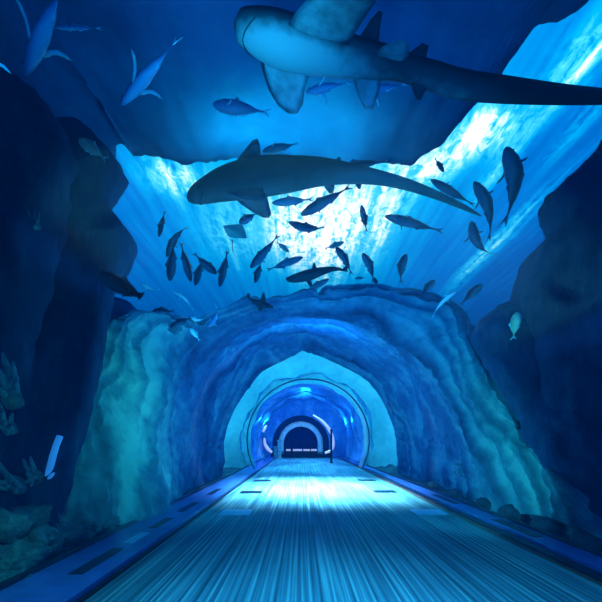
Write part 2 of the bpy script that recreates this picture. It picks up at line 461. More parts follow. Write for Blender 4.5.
rr = [arch_ring(YEND - .2, 1.42), arch_ring(YEND - .2, 1.52), arch_ring(YEND - .14, 1.52), arch_ring(YEND - .14, 1.42), arch_ring(YEND - .2, 1.42)]
mesh('edge_moulding', *loft(local(rr, ga)), M['cream'], sur, smooth=False)
tag(ga, 'pale grey rounded arch framing the dark blue opening at the tunnel end', 'archway')
tag(mesh('wall_opening', *loft([arch_ring(YEND + .1, 1.3), arch_ring(YEND + 3.5, 1.3)]), M['deep_blue']), kind='structure')
pts = arch_ring(YEND + 3.5, 1.35)
tag(mesh('wall_back', pts, [tuple(range(len(pts)))], M['deep_blue'], smooth=False), kind='structure')
# barrier across the end
br = empty('barrier', (TX - .3, YEND - .7, 0))
mesh('panel', *box(-2.0, 2.0, -.04, .04, .02, .3), M['black'], br, smooth=False)
for x in (-1.95, -.65, .65, 1.95):
    mesh('post', *box(x - .03, x + .03, -.05, .05, 0, .62), M['black'], br, smooth=False)
mesh('rail', *box(-2.0, 2.0, -.035, .035, .34, .4), M['black'], br, smooth=False)
tag(br, 'low black barrier across the far end of the walkway', 'barrier')
for x0, x1, nm in ((-1.02, -.62, 'leftmost'), (-.55, .1, 'middle'), (.16, 1.12, 'longest')):
    o = empty('light_bar', (TX - .3, YEND - .3, 0))
    mesh('housing', *box(x0, x1, -.03, .03, .38, .44), M['black'], o, smooth=False)
    mesh('glow', *box(x0 + .02, x1 - .02, -.05, .02, .45, .58), M['pink'], o, smooth=False)
    tag(o, f'{nm} pale pink light bar glowing low in the far archway', 'light', 'pink light bars in the far archway')

def tube(pts, rad, seg=10):
    rows = []
    for i, p in enumerate(pts):
        t = (pts[min(i + 1, len(pts) - 1)] - pts[max(i - 1, 0)]).normalized()
        s = t.cross(Vector((0, 1, 0.01))).normalized(); u = s.cross(t)
        r = rad[i] if isinstance(rad, (list, tuple)) else rad
        rows.append([p + s * math.cos(2 * math.pi * k / seg) * r + u * math.sin(2 * math.pi * k / seg) * r for k in range(seg)])
    v, f = loft(rows, True)
    f.append(tuple(range(seg))); f.append(tuple(range(len(v) - seg, len(v))))
    return v, f
# glowing tubes standing in for pink reflections on the far acrylic
def reflection_tube(pp, label, group='pink reflections on the far acrylic'):
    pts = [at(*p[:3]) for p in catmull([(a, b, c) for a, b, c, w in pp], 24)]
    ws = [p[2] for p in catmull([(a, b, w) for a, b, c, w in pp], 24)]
    o = empty('pink_reflection', pts[0])
    mesh('glow', *tube([p - pts[0] for p in pts], [w / F * pp[0][2] for w in ws], 8), M['pink'], o)
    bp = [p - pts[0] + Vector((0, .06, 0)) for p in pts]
    mesh('backing', *tube(bp, .02, 6), M['black'], o)
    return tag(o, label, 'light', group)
reflection_tube([(313, 415, 22, .6), (322, 421, 22, 1.2), (329, 429, 22, 1.6), (332.5, 437, 22, 1.3), (333, 444, 22, 1.6), (331.5, 450, 22, 1.3), (325, 453, 22, 1.2)], 'long curved pink reflection made as tube lamp on the right of the far tunnel')
reflection_tube([(264.5, 438, 22, .8), (265, 444, 22, 1.4), (268, 449, 22, 1.7), (272, 452.5, 22, 1.0)], 'curved pink reflection made as tube lamp low on the left of the far tunnel')
reflection_tube([(263, 432, 22, .9), (265, 428, 22, 1.3), (266.5, 425, 22, .7)], 'short pink reflection made as tube lamp high on the left of the far tunnel')
def post(px, py, Y, h, w, mat, label, cat, name):
    p = at(px, py, Y); o = empty(name, (p.x, Y, 0))
    mesh('shaft', *box(-w, w, -w, w, .04, h - .05), mat, o, smooth=False)
    mesh('base', *box(-w * 1.7, w * 1.7, -w * 1.7, w * 1.7, 0, .05), mat, o, smooth=False)
    mesh('cap', *box(-w * 1.4, w * 1.4, -w * 1.4, w * 1.4, h - .05, h), mat, o, smooth=False)
    return tag(o, label, cat)
post(331.3, 463, 20.8, 1.75, .05, M['black'], 'tall thin black post at the right edge of the far walkway', 'post', 'marker_post')
post(279.5, 458, 25.5, 1.2, .11, M['cream'], 'pale stout post left of the far archway', 'post', 'guide_post')
post(275.5, 458, 25.8, .8, .1, M['cream'], 'shorter pale post at the far left edge of the walkway', 'post', 'guide_post')

# ------------------------------------------------------------------ cliffs and boulders
def column(name, rows, mat, seed, amp=.2, s=.9, seg=72, nrows=60, depth=.5, power=2.6, label=None, cat='rock'):
    """a rock mass from (left px, right px, py, Y) outlines, top to foot"""
    Lc = catmull([(r[2], r[0], 0) for r in rows], nrows); Rc = catmull([(r[2], r[1], 0) for r in rows], nrows)
    rs = []
    for i in range(nrows):
        t = i / (nrows - 1) * (len(rows) - 1); k = min(int(t), len(rows) - 2); w = t - k
        a = [rows[k][j] * (1 - w) + rows[k + 1][j] * w for j in range(4)]
        l, r = at(a[0], a[2], a[3]), at(a[1], a[2], a[3])
        c = (l + r) / 2; hw = (r - l).length / 2; hd = max(hw * depth, .12)
        ring = []
        for q in range(seg):
            an = 2 * math.pi * q / seg
            ca, sa = math.cos(an), math.sin(an)
            ex = abs(ca) ** (2 / power) * (1 if ca > 0 else -1); ey = abs(sa) ** (2 / power) * (1 if sa > 0 else -1)
            ring.append(c + Vector((ex * hw, ey * hd + hd * .1, 0)))
        rs.append(ring)
    v, f = loft(rs, True)
    f.append(tuple(range(seg))); f.append(tuple(range(len(v) - seg, len(v))))
    v = displace(v, f[:-2], amp, s, seed); v = displace(v, f[:-2], amp * .45, s * 3.1, seed + 5, True)
    o = mesh(name, v, f, mat)
    return tag(o, label, cat)

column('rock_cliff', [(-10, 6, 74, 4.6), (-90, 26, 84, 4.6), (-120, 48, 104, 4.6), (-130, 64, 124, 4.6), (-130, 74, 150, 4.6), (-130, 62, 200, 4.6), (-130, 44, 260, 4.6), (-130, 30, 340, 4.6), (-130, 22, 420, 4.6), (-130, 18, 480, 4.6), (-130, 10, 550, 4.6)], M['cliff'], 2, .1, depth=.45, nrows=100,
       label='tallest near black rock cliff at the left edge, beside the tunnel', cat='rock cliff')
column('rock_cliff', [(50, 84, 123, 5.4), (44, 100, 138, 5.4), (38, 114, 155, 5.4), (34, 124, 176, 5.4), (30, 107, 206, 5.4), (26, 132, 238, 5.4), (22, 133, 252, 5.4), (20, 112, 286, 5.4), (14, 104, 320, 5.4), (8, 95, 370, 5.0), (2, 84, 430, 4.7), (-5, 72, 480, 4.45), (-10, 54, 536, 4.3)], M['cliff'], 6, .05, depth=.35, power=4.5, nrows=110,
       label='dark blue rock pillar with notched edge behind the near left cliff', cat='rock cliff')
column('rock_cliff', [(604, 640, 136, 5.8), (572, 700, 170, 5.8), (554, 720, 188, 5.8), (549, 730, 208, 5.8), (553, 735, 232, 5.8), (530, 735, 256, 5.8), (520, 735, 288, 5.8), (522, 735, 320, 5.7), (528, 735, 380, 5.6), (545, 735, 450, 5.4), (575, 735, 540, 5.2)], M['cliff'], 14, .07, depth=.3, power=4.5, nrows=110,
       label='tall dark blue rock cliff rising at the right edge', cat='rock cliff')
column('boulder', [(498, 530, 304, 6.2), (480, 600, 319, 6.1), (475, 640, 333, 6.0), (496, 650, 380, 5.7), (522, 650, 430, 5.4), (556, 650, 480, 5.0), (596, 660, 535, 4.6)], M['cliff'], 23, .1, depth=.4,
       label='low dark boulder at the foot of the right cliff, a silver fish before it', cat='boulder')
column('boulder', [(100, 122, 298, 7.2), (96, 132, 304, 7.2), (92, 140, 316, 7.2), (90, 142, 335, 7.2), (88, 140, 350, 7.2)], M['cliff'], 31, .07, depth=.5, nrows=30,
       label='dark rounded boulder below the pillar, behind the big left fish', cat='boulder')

# small boulders on the crest of the arch and on the sea bed
def blob(name, c, r, mat, seed, label, cat='boulder', group=None, amp=.28, sub=4):
    bm = bmesh.new(); bmesh.ops.create_icosphere(bm, subdivisions=sub, radius=1)
    for q in bm.verts:
        d = 1 + amp * fbm(q.co, .9, 5, seed) + .1 * fbm(q.co, 3, 4, seed + 3)
        q.co = Vector((q.co.x * r[0], q.co.y * r[1], q.co.z * r[2])) * d
    me = bpy.data.meshes.new(name); bm.to_mesh(me); bm.free()
    me.materials.append(mat); me.polygons.foreach_set('use_smooth', [True] * len(me.polygons))
    o = bpy.data.objects.new(name, me); o.location = c; C.objects.link(o)
    return tag(o, label, cat, group)
sb = [(14, 560, 3.5, .21, .15, 'rounded teal boulder at the lower left edge, under the highest one'),
      (38, 546, 3.75, .17, .15, 'dark boulder touching the left kerb, at the foot of the pillar'),
      (8, 590, 3.25, .2, .11, 'long flat teal boulder in the lower left corner'),
      (62, 534, 4.35, .17, .14, 'speckled boulder beside the left kerb, below the blue sponge'),
      (86, 530, 4.65, .15, .11, 'small low boulder next to the left kerb and the arch foot'),
      (36, 572, 3.45, .14, .1, 'smallest boulder, touching the left kerb at the lower left'),
      (4, 528, 3.7, .24, .17, 'highest teal boulder of the pile at the left edge'),
      (28, 520, 4.25, .2, .16, 'dim boulder behind the pile, at the foot of the dark pillar'),
      (106, 522, 5.0, .16, .1, 'low dark boulder at the foot of the arch, left side')]
for i, (px, py, Y, rx, rz, lab) in enumerate(sb):
    p = at(px, py, Y); p.x = min(p.x, -2.33 - rx * .6)
    blob('boulder', p, (rx, rx * .9, rz), M['boulder'], 40 + i * 3, lab, group='boulders heaped by the left kerb', amp=.5)
rb = [(3.12, 3.6, .2), (3.1, 4.3, .2), (3.08, 5.1, .17), (3.06, 5.9, .18), (3.05, 6.8, .16), (3.04, 8.0, .17), (3.04, 9.4, .15)]
rl = ['nearest low dark stone along the right kerb', 'second low stone from the near end, along the right kerb', 'third low stone from the near end, along the right kerb', 'middle low stone of the row along the right kerb',
      'third low stone from the far end, along the right kerb', 'second low stone from the far end, along the right kerb', 'farthest low dark stone along the right kerb']
for i, (x, y, r) in enumerate(rb):
    blob('low_stone', (x + .05, y, .1), (r * .65, r * 1.6, r * .8), M['bed'], 70 + i, rl[i], 'stone', 'low stones along the right kerb', sub=3)
# coral lumps on the dark left rocks
def coral(px, py, Y, s, seed, label):
    p = at(px, py, Y); root = empty('coral_head', p)
    bm = bmesh.new(); rnd = random.Random(seed)
    mesh('foot', *tube([Vector((0, s * .6, -s * .5)), Vector((0, s * .3, -s * .1)), Vector((0, 0, s * .2))], [s * .35, s * .4, s * .2], 10), M['boulder'], root)
    for k in range(9):
        an = rnd.uniform(0, 6.28); rr = rnd.uniform(.1, .6) * s
        b = Vector((math.cos(an) * rr, rnd.uniform(-.2, .2) * s, math.sin(an) * rr * 1.4))
        t = b * 1.5 + Vector((rnd.uniform(-.2, .2) * s, -.3 * s, .4 * s))
        mesh('branch', *tube([b * .3, b, (b + t) / 2 + Vector((0, -.05 * s, 0)), t], [s * .16, s * .14, s * .12, s * .05], 8), M['coral'], root)
    return tag(root, label, 'coral', 'corals on the left rocks')
M['coral'] = rock_mat('pale blue coral', (.05, .16, .28), (.1, .3, .42), (.22, .5, .6), 6, .8)
coral(5, 392, 3.9, .24, 1, 'pale blue coral on the near left cliff, highest of the corals')
coral(12, 482, 4.0, .2, 2, 'pale coral low on the near left cliff')
coral(33, 474, 4.2, .16, 3, 'dim coral right of the cliff foot, beside the blue glow of the water gap')
coral(4, 424, 3.9, .17, 4, 'small coral just under the highest coral on the left cliff')
coral(62, 528, 4.25, .1, 5, 'small bright coral on the boulder beside the left kerb')
coral(34, 222, 4.2, .1, 6, 'small pale coral high up the near left cliff edge')
# added glow for bright water seen in a rock gap: slim bright streaks
sp = empty('water_sliver', at(43, 490, 4.4))
pts = [at(*p) - sp.location for p in ((43, 492, 4.4), (46, 480, 4.4), (50, 468, 4.4), (53, 456, 4.4), (56, 446, 4.4), (60, 436, 4.4))]
mesh('main_streak', *tube(pts, [.018, .028, .036, .036, .034, .034], 12), M['sliver'], sp)
pts2 = [at(*p) - sp.location for p in ((47, 482, 4.38), (51, 476, 4.36), (54, 473, 4.35))]
mesh('side_streak', *tube(pts2, [.02, .022, .012], 8), M['sliver'], sp)
tag(sp, 'slim bright blue streak of added glow for the water gap between the dark left rocks', 'sliver')

# overhanging rock roof
ZO = 9.0
edge = [(-60, 30), (0, 64), (20, 84), (44, 112), (80, 148), (110, 158), (117, 151), (126, 151), (136, 162), (165, 164), (200, 164), (250, 163), (300, 162), (350, 163), (388, 164), (406, 168), (424, 158), (440, 150), (456, 134), (470, 116), (484, 100), (502, 76), (514, 58), (518, 40), (530, 27), (548, 24), (562, 16), (590, -6), (640, -60)]
ce = catmull([(a, b, 0) for a, b in edge], 200)
def plan(px, py):
    Y = (ZO - H) * F / (VY - py); return Vector(((px - VX) / F * Y, Y, ZO))
rim = [plan(p[0], p[1]) for p in ce]
rows = []
NBK = 46
for k in range(NBK + 1):
    t = k / NBK
    rows.append([Vector((p.x, p.y * (1 - t) + (-6) * t, ZO - .5 * math.sin(math.pi * min(1, t * 1.2)) * .6 + (.04 * (1 - t * 8) if t < .125 else 0))) for p in rim])
rows.reverse()
rows.append([Vector((p.x * 1.0, p.y + .15, ZO + .9)) for p in rim])
rows.append([Vector((p.x * .98, p.y - .5, ZO + 1.8)) for p in rim])
rows.append([Vector((p.x * .9, -6, ZO + 2.2)) for p in rim])
v, f = loft(rows); v = displace(v, f, .3, .35, 3); v = displace(v, f, .1, 1.6, 13, True)
tag(mesh('ceiling', v, f, M['overhang']), kind='structure')

# water surface and the far water beyond the arch
rows = [[Vector((-45 + 90 * j / 40, 3 + 70 * i / 60, 14 + .12 * fbm((j * .9, i * .5, 0), .8, 4, 2))) for j in range(41)] for i in range(61)]
tag(mesh('water_surface', *loft(rows), M['water']), kind='structure')
m, nt, out = nodes('deep water backdrop rock'); M['deep'] = rock_mat('deep tank wall', (.01, .05, .14), (.02, .09, .22), (.03, .14, .3), .3, .3)
for nm, pts in (('wall_back_tank', [(-30, 45, -1), (30, 45, -1), (30, 45, 15), (-30, 45, 15)]), ('wall_left_tank', [(-24, -6, -1), (-24, 45, -1), (-24, 45, 15), (-24, -6, 15)]), ('wall_right_tank', [(24, -6, -1), (24, 45, -1), (24, 45, 15), (24, -6, 15)])):
    tag(mesh(nm, pts, [(0, 1, 2, 3)], M['deep'], smooth=False), kind='structure')

# ------------------------------------------------------------------ fish
def lens(outline, t):
    """a thin fin from its outline in the x-z plane, thick in the middle and sharp at the rim"""
    n = len(outline); c = Vector((sum(p[0] for p in outline) / n, 0, sum(p[1] for p in outline) / n))
    v = [Vector((p[0], 0, p[1])) for p in outline]
    for s in (-1, 1):
        for p in outline:
            q = c.lerp(Vector((p[0], 0, p[1])), .62); v.append(q + Vector((0, s * t, 0)))
    f = []
    for k in range(n):
        j = (k + 1) % n
        f.append((k, j, n + j, n + k)); f.append((j, k, 2 * n + k, 2 * n + j))
    f.append(tuple(range(n, 2 * n))); f.append(tuple(range(3 * n - 1, 2 * n - 1, -1)))
    return v, f

def prof(pts, s):
    for (a, b), (c, d) in zip(pts, pts[1:]):
        if a <= s <= c:
            t = (s - a) / (c - a); t = t * t * (3 - 2 * t) if a > .2 else t ** .7 if a == 0 else t
            return b + (d - b) * t
    return pts[-1][1]

KINDS = {
    'jack': dict(h=[(0, .014), (.06, .065), (.2, .115), (.4, .13), (.62, .095), (.82, .038), (.92, .018), (1, .016)], w=.62, tail=(.15, .12), pec=.16),
    'slim': dict(h=[(0, .01), (.08, .05), (.22, .085), (.4, .095), (.6, .08), (.8, .035), (.9, .017), (1, .014)], w=.75, tail=(.14, .09), pec=.13),
    'tuna': dict(h=[(0, .008), (.1, .07), (.25, .11), (.42, .12), (.62, .09), (.82, .03), (.92, .013), (1, .012)], w=.8, tail=(.13, .15), pec=.33),
    'grouper': dict(h=[(0, .03), (.06, .1), (.2, .16), (.42, .17), (.62, .13), (.8, .075), (.9, .06), (1, .055)], w=.6, tail=(.15, .1), pec=.16),
}
cache = {}
def fish_meshes(kind, bend, bm_, fm, pm):
    key = (kind, bend, bm_, fm, pm)
    if key in cache: return cache[key]
    K = KINDS[kind]; hs = K['h']; LB = .88
    def bendf(p):
        s = .5 - p.x
        off = bend * (max(0, s - .25) ** 2) * .62
        return Vector((p.x + abs(bend) * max(0, s - .25) ** 3 * .2, p.y + off, p.z))
    parts = []
    rows = []
    ns, seg = 26, 18
    for i in range(ns + 1):
        s = i / ns; h = prof(hs, s); x = .5 - s * LB
        rows.append([Vector((x, h * K['w'] * math.cos(2 * math.pi * k / seg) * (1 if s < .8 else .7), h * math.sin(2 * math.pi * k / seg) * (1 if math.sin(2 * math.pi * k / seg) > 0 else 1.08))) for k in range(seg)])
    v, f = loft(rows, True); f.append(tuple(range(seg))); f.append(tuple(range(len(v) - seg, len(v))))
    parts.append(('body', v, f, M[bm_]))
    tl, th = K['tail']; th *= .72; x0 = .5 - LB + .03
    if kind == 'grouper':
        o = [(x0, .05), (x0 - tl * .7, .11), (x0 - tl, .07), (x0 - tl * 1.05, 0), (x0 - tl, -.07), (x0 - tl * .7, -.11), (x0, -.05)]
    else:
        o = [(x0, .015), (x0 - tl * .35, th * .5), (x0 - tl, th), (x0 - tl * .62, th * .4), (x0 - tl * .5, 0), (x0 - tl * .62, -th * .4), (x0 - tl, -th), (x0 - tl * .35, -th * .5), (x0, -.015)]
    parts.append(('tail_fin', *lens(o, .006), M[fm]))
    hd = lambda s: prof(hs, s) * .9
    X = lambda s: .5 - s * LB
    big = 1.0 if kind != 'grouper' else 1.2
    parts.append(('dorsal_fin', *lens([(X(.36), hd(.36)), (X(.44), hd(.4) + .075 * big), (X(.48), hd(.48) + .05), (X(.6), hd(.6) + .035), (X(.8), hd(.8) + .025), (X(.82), hd(.82)), (X(.6), hd(.6) - .02)], .005), M[fm]))
    parts.append(('anal_fin', *lens([(X(.56), -hd(.56)), (X(.62), -hd(.6) - .065), (X(.67), -hd(.66) - .035), (X(.82), -hd(.82) - .022), (X(.83), -hd(.83)), (X(.68), -hd(.68) + .02)], .005), M[fm]))
    for sgn in (-1, 1):
        L = K['pec']
        q_ = L / .33
        v, f = lens([(a * q_, b * q_) for a, b in ((0, .03), (-.1, .055), (-.2, .05), (-.29, .01), (-.34, -.06), (-.26, -.025), (-.17, -.0), (-.08, -.005), (0, -.03))], .004)
        R = Matrix.Rotation(sgn * math.radians(-52), 4, 'Z') @ Matrix.Rotation(math.radians(sgn * 62), 4, 'X')
        base = Vector((X(.3), sgn * hd(.3) * K['w'] * .95, -hd(.3) * .3))
        parts.append(('pectoral_fin', [base + R @ p for p in v], f, M[pm]))
    for sgn in (-1, 1):
        c = Vector((X(.1), sgn * prof(hs, .1) * K['w'] * .92, prof(hs, .1) * .25)); r = .014
        bm = bmesh.new(); bmesh.ops.create_uvsphere(bm, u_segments=8, v_segments=6, radius=r)
        parts.append(('eye', [c + p.co for p in bm.verts], [tuple(q.index for q in fc.verts) for fc in bm.faces], M['eye'])); bm.free()
    objs = []
    for nm, v, f, mt in parts:
        objs.append(mesh(nm, [bendf(p) for p in v], f, mt, objs[0] if nm == 'eye' else None))
    cache[key] = objs
    return objs
used = set()
def fish(nose, tail, w, Y, label, kind='jack', mat='jack', fm='fin', pm=None, rho=35, bend=0, dY=0, group='fish swimming above the rock arch', name='fish', flip=False, cat='fish'):
    a, b = at(nose[0], nose[1], Y + dY), at(tail[0], tail[1], Y - dY)
    objs = fish_meshes(kind, bend, mat, fm, pm or fm)
    key = id(objs[0])
    L = (a - b).length; c = (a + b) / 2
    fw = (a - b).normalized()
    view = (c - Vector((0, 0, H))).normalized()
    side = fw.cross(view).normalized()
    if side.z < 0: side = -side
    if flip: side = -side
    vp = (view - fw * view.dot(fw)).normalized()
    up = (side * math.cos(math.radians(rho)) + vp * math.sin(math.radians(rho))).normalized()
    lat = up.cross(fw).normalized()
    R = Matrix((fw, lat, up)).transposed().to_4x4()
    hh = max(h for s, h in KINDS[kind]['h']) * 2
    k = KINDS[kind]['w']; r_ = math.radians(rho)
    vis = hh * math.hypot(math.cos(r_), k * math.sin(r_))
    lpx = math.hypot(nose[0] - tail[0], nose[1] - tail[1])
    sc = (w * .84 / lpx) / vis; sc = max(.5, min(1.6, sc))
    root = empty(name, c)
    root.matrix_world = Matrix.Translation(c) @ R @ Matrix.Diagonal((L, L * sc, L * sc, 1))
    for o in objs:
        q = o
        if key in used:
            q = o.copy(); C.objects.link(q)
        if o is objs[0]: own_body = q
        q.parent = own_body if o.name.startswith('eye') else root
    used.add(key)
    return tag(root, label, cat, group)

# the left shoal
g = 'shoal of fish diving left of the sunlit patch'
fish((158.6, 237), (165, 210), 6, 11, 'slimmest upright fish, leftmost of the shoal left of the sunlit patch', 'slim', rho=20, group=g)
fish((166.8, 257), (182, 216), 9, 10, 'fish curving head down with forked tail raised, top left of the shoal', 'jack', rho=50, bend=-1, group=g)
fish((169.8, 281), (174, 240), 11, 9.6, 'fat dark fish hanging head down, under the fork tailed one in the shoal', 'jack', rho=30, group=g)
fish((191, 282), (180.5, 241), 9, 10.2, 'long dark fish diving head down right, middle of the left shoal', 'slim', rho=40, group=g)
fish((195, 285.5), (203, 257), 8, 10, 'short fish diving head down left, crossed by another in the shoal', 'slim', rho=20, group=g)
fish((216.5, 274), (193, 252.5), 10, 9.8, 'fish slanting head down right across a neighbour in the left shoal', 'jack', rho=40, group=g)
fish((219.6, 287), (228, 249), 8.5, 10, 'lone slim fish head down, rightmost of the left shoal', 'slim', rho=25, group=g)
# low left
g = 'fish by the left pillar and arch crest'
fish((99, 273), (153, 306), 19, 4.9, 'big dark grouper like fish with pale belly at the left pillar', 'grouper', 'jack', rho=10, bend=1, group=g)
fish((152, 312), (175, 311), 9.5, 8, 'small dark fish swimming level between left pillar and arch crest', 'jack', rho=30, group=g)
fish((170, 327.5), (192, 316.5), 8, 7.4, 'dark fish tilted just over the lowest dip of the arch crest', 'slim', rho=30, group=g)
fish((141, 283), (159, 296), 3.5, 7.6, 'thin pale streak of a fish right of the big grouper', 'slim', 'pale', 'pale_fin', rho=70, bend=1, group=g)
fish((172.5, 291.5), (198, 305), 4.2, 8.6, 'pale slender fish with bent tail below the left shoal', 'slim', 'pale', 'pale_fin', rho=70, bend=-1, group=g)
fish((190, 317), (206, 325), 4, 7.8, 'pale arched fish close above the dip of the arch crest', 'slim', 'pale', 'pale_fin', rho=70, bend=1, group=g)
fish((207, 327), (224, 311), 7, 7.9, 'blue fish curled upward on the left slope of the arch crest', 'jack', 'ghost', 'pale_fin', rho=60, bend=1, group=g)
fish((190.5, 328), (200, 341), 6, 7.3, 'mottled pale fish against the dip of the arch crest', 'jack', 'pale', 'pale_fin', rho=30, group=g)
# the middle
g = 'fish before the sunlit patch'
fish((301, 215), (352, 185.5), 12, 9, 'large dark fish rising tail up right under the lower shark', 'jack', rho=40, group=g)
fish((288.6, 222), (328, 237), 9, 9.5, 'dark arched fish facing left across the white sunlit patch', 'slim', rho=35, bend=1, group=g)
fish((250.5, 268), (279.5, 234), 10, 9, 'dark fish diving down left beside the white sunlit patch', 'jack', rho=50, group=g)
fish((255, 283), (261.5, 260), 7, 9.3, 'short upright dark fish under the diving one', 'slim', rho=20, group=g)
fish((303, 257), (266, 270.5), 8, 11.5, 'teal fish facing up right in the middle of the patch', 'slim', 'teal', 'teal_fin', rho=30, group=g)
fish((344, 242), (324, 249), 5.5, 13, 'small teal fish right of the arched one', 'slim', 'teal', 'teal_fin', rho=30, group=g)
fish((336, 247), (355.5, 272), 8.5, 9.6, 'dark fish heading up left on the right of the white patch', 'jack', rho=30, bend=-1, group=g)
fish((329, 279), (303, 293), 7, 11, 'teal fish lying low over the notch of the arch crest', 'slim', 'teal', 'teal_fin', rho=30, group=g)
fish((361.5, 205), (367, 233), 7, 11, 'small fish hanging head up right of the sunlit patch', 'slim', rho=30, group=g)
fish((362.5, 253), (379.5, 280), 9, 9.1, 'dark bent fish head up right of the patch, over the crest', 'jack', rho=40, bend=-1, group=g)
fish((374, 277), (378, 288), 5, 10.4, 'tiny dark fish half hidden behind the crest', 'slim', rho=30, group=g)
fish((354.5, 278.5), (366, 277.5), 3, 11, 'tiny level fish just above the crest', 'slim', 'teal', 'teal_fin', rho=30, group=g)
fish((271, 297.3), (288, 296.3), 3, 11.5, 'tiny level fish left of the notch in the crest', 'slim', 'teal', 'teal_fin', rho=30, group=g)
fish((289, 252), (276, 241), 5, 14, 'faint teal fish high in the middle of the patch', 'slim', 'teal', 'teal_fin', rho=30, group=g)
fish((239, 223), (258, 212.5), 9, 8, 'dark fish tucked under the breast fin of the lower shark', 'jack', rho=30, group=g)
fish((272, 203), (314, 199), 9, 9.5, 'teal fish level behind the belly of the lower shark', 'slim', 'teal', 'teal_fin', rho=40, group=g)
fish((328, 170), (393, 159.5), 8, 8.2, 'dark fish behind the back of the lower shark, forked tail showing', 'slim', rho=15, group=g)
# the right
g = 'fish right of the sunlit patch'
fish((430.5, 179.5), (476, 206), 9.5, 8.6, 'long dark fish heading up left beside the shark tail tip', 'slim', rho=55, group=g)
fish((474, 181.5), (507, 233), 14, 8.2, 'dark fish head up left, middle of the three big ones at right', 'jack', rho=60, bend=-1, group=g)
fish((385, 216), (444, 231.5), 11, 8.6, 'large dark fish swimming left below the shark tail', 'slim', rho=50, group=g)
fish((471.5, 221), (479.5, 268), 12.5, 8.4, 'dark fish upright with spread side fins, under the middle one', 'jack', rho=60, bend=1, group=g)
fish((406, 254), (395.5, 280), 10, 9.4, 'dark fish head up, just right above the crest', 'jack', rho=35, bend=1, group=g)
fish((434.5, 280), (420.5, 295.5), 9, 8.3, 'small dark fish on the right slope of the crest', 'jack', rho=35, group=g)
fish((481.5, 284), (460, 305), 10, 8.2, 'dark fish heading up right above the right slope', 'jack', rho=40, group=g)
fish((506.5, 147), (529, 215), 20, 7.6, 'biggest dark fish of the right group, highest of them', 'jack', rho=60, bend=-1, group=g)
fish((444, 172), (434.5, 157.5), 5, 10.5, 'tiny dark fish at the edge of the rock roof', 'slim', rho=20, group=g)
fish((456, 291.5), (426, 313), 4.5, 7.5, 'pale slender fish lying along the right slope of the crest', 'slim', 'pale', 'pale_fin', rho=70, bend=1, group=g)
g = 'silver fish before the dark rocks'
fish((517, 312), (513, 340), 13, 5.2, 'silver yellow fish before the dark boulder at right', 'jack', 'silver', 'pale_fin', rho=40, group=g)
fish((79, 139), (107, 160), 13, 4.4, 'silver fish before the top of the dark left rocks', 'jack', 'silver', 'pale_fin', rho=20, group=g)
# upper left
g = 'blue fish under the rock roof'
fish((120, 106), (181, 35), 14.5, 6.2, 'blue fish with sickle side fins diving down left, whole in view', 'tuna', 'tuna', 'pale_fin', rho=70, group=g)
fish((24, 76), (68, -28), 19, 5.4, 'blue fish with sickle side fins cut off by the top left edge', 'tuna', 'tuna', 'pale_fin', rho=70, group=g)
fish((52, 27), (103, 28.5), 4, 6.6, 'thin pale fish level between the two blue divers', 'slim', 'tuna', 'pale_fin', rho=40, group=g)
fish((213, 104), (271, 113), 15, 7.6, 'dim blue fish level under the rock roof, above the lower shark', 'jack', 'ghost', 'pale_fin', rho=40, group=g)
fish((306, 92), (352, 82), 10, 7.2, 'dim fish with pale fins right under the upper shark breast fin', 'tuna', 'ghost', 'pale_fin', rho=60, group=g)
fish((358, 94), (409, 83), 10, 7.4, 'dim fish with pale fins under the upper shark tail root', 'tuna', 'ghost', 'pale_fin', rho=60, group=g)
fish((262, 152), (300, 143), 10, 8.0, 'teal fish just above the back of the lower shark', 'slim', 'teal', 'pale_fin', rho=50, group=g)

# small shark over the crest, facing left
def ray_fish(cx, cy, Y, s, label):
    c = at(cx, cy, Y); root = empty('ray', c)
    rows = []
    for i in range(17):
        u = -1 + 2 * i / 16
        r = []
        for j in range(17):
            w_ = -1 + 2 * j / 16
            x = u * s; half = s * (1 - abs(u) ** 1.3) * .85 + .004
            r.append(Vector((x, w_ * half * .55, w_ * half * .95 + .12 * s * (1 - abs(u)))))
        rows.append(r)
    top = rows; th = [[p + Vector((0, -.12 * s * (1 - abs(-1 + 2 * i / 16)) * (1 - (-1 + 2 * j / 16) ** 2), 0)) for j, p in enumerate(r)] for i, r in enumerate(rows)]
    v, f = loft(top); v2, f2 = loft(th); n = len(v)
    mesh('body', v + v2, f + [tuple(i + n for i in q) for q in f2], M['teal'], root)
    mesh('tail', *tube([Vector((.1 * s, 0, -.6 * s)), Vector((.3 * s, .1, -1.1 * s)), Vector((.7 * s, .2, -1.5 * s))], [.05 * s, .03 * s, .008 * s], 8), M['teal_fin'], root)
    root.rotation_euler = (0, math.radians(28), 0)
    return tag(root, label, 'ray')
ray_fish(235, 232, 12.5, .42, 'pale teal ray gliding below the nose of the lower shark')

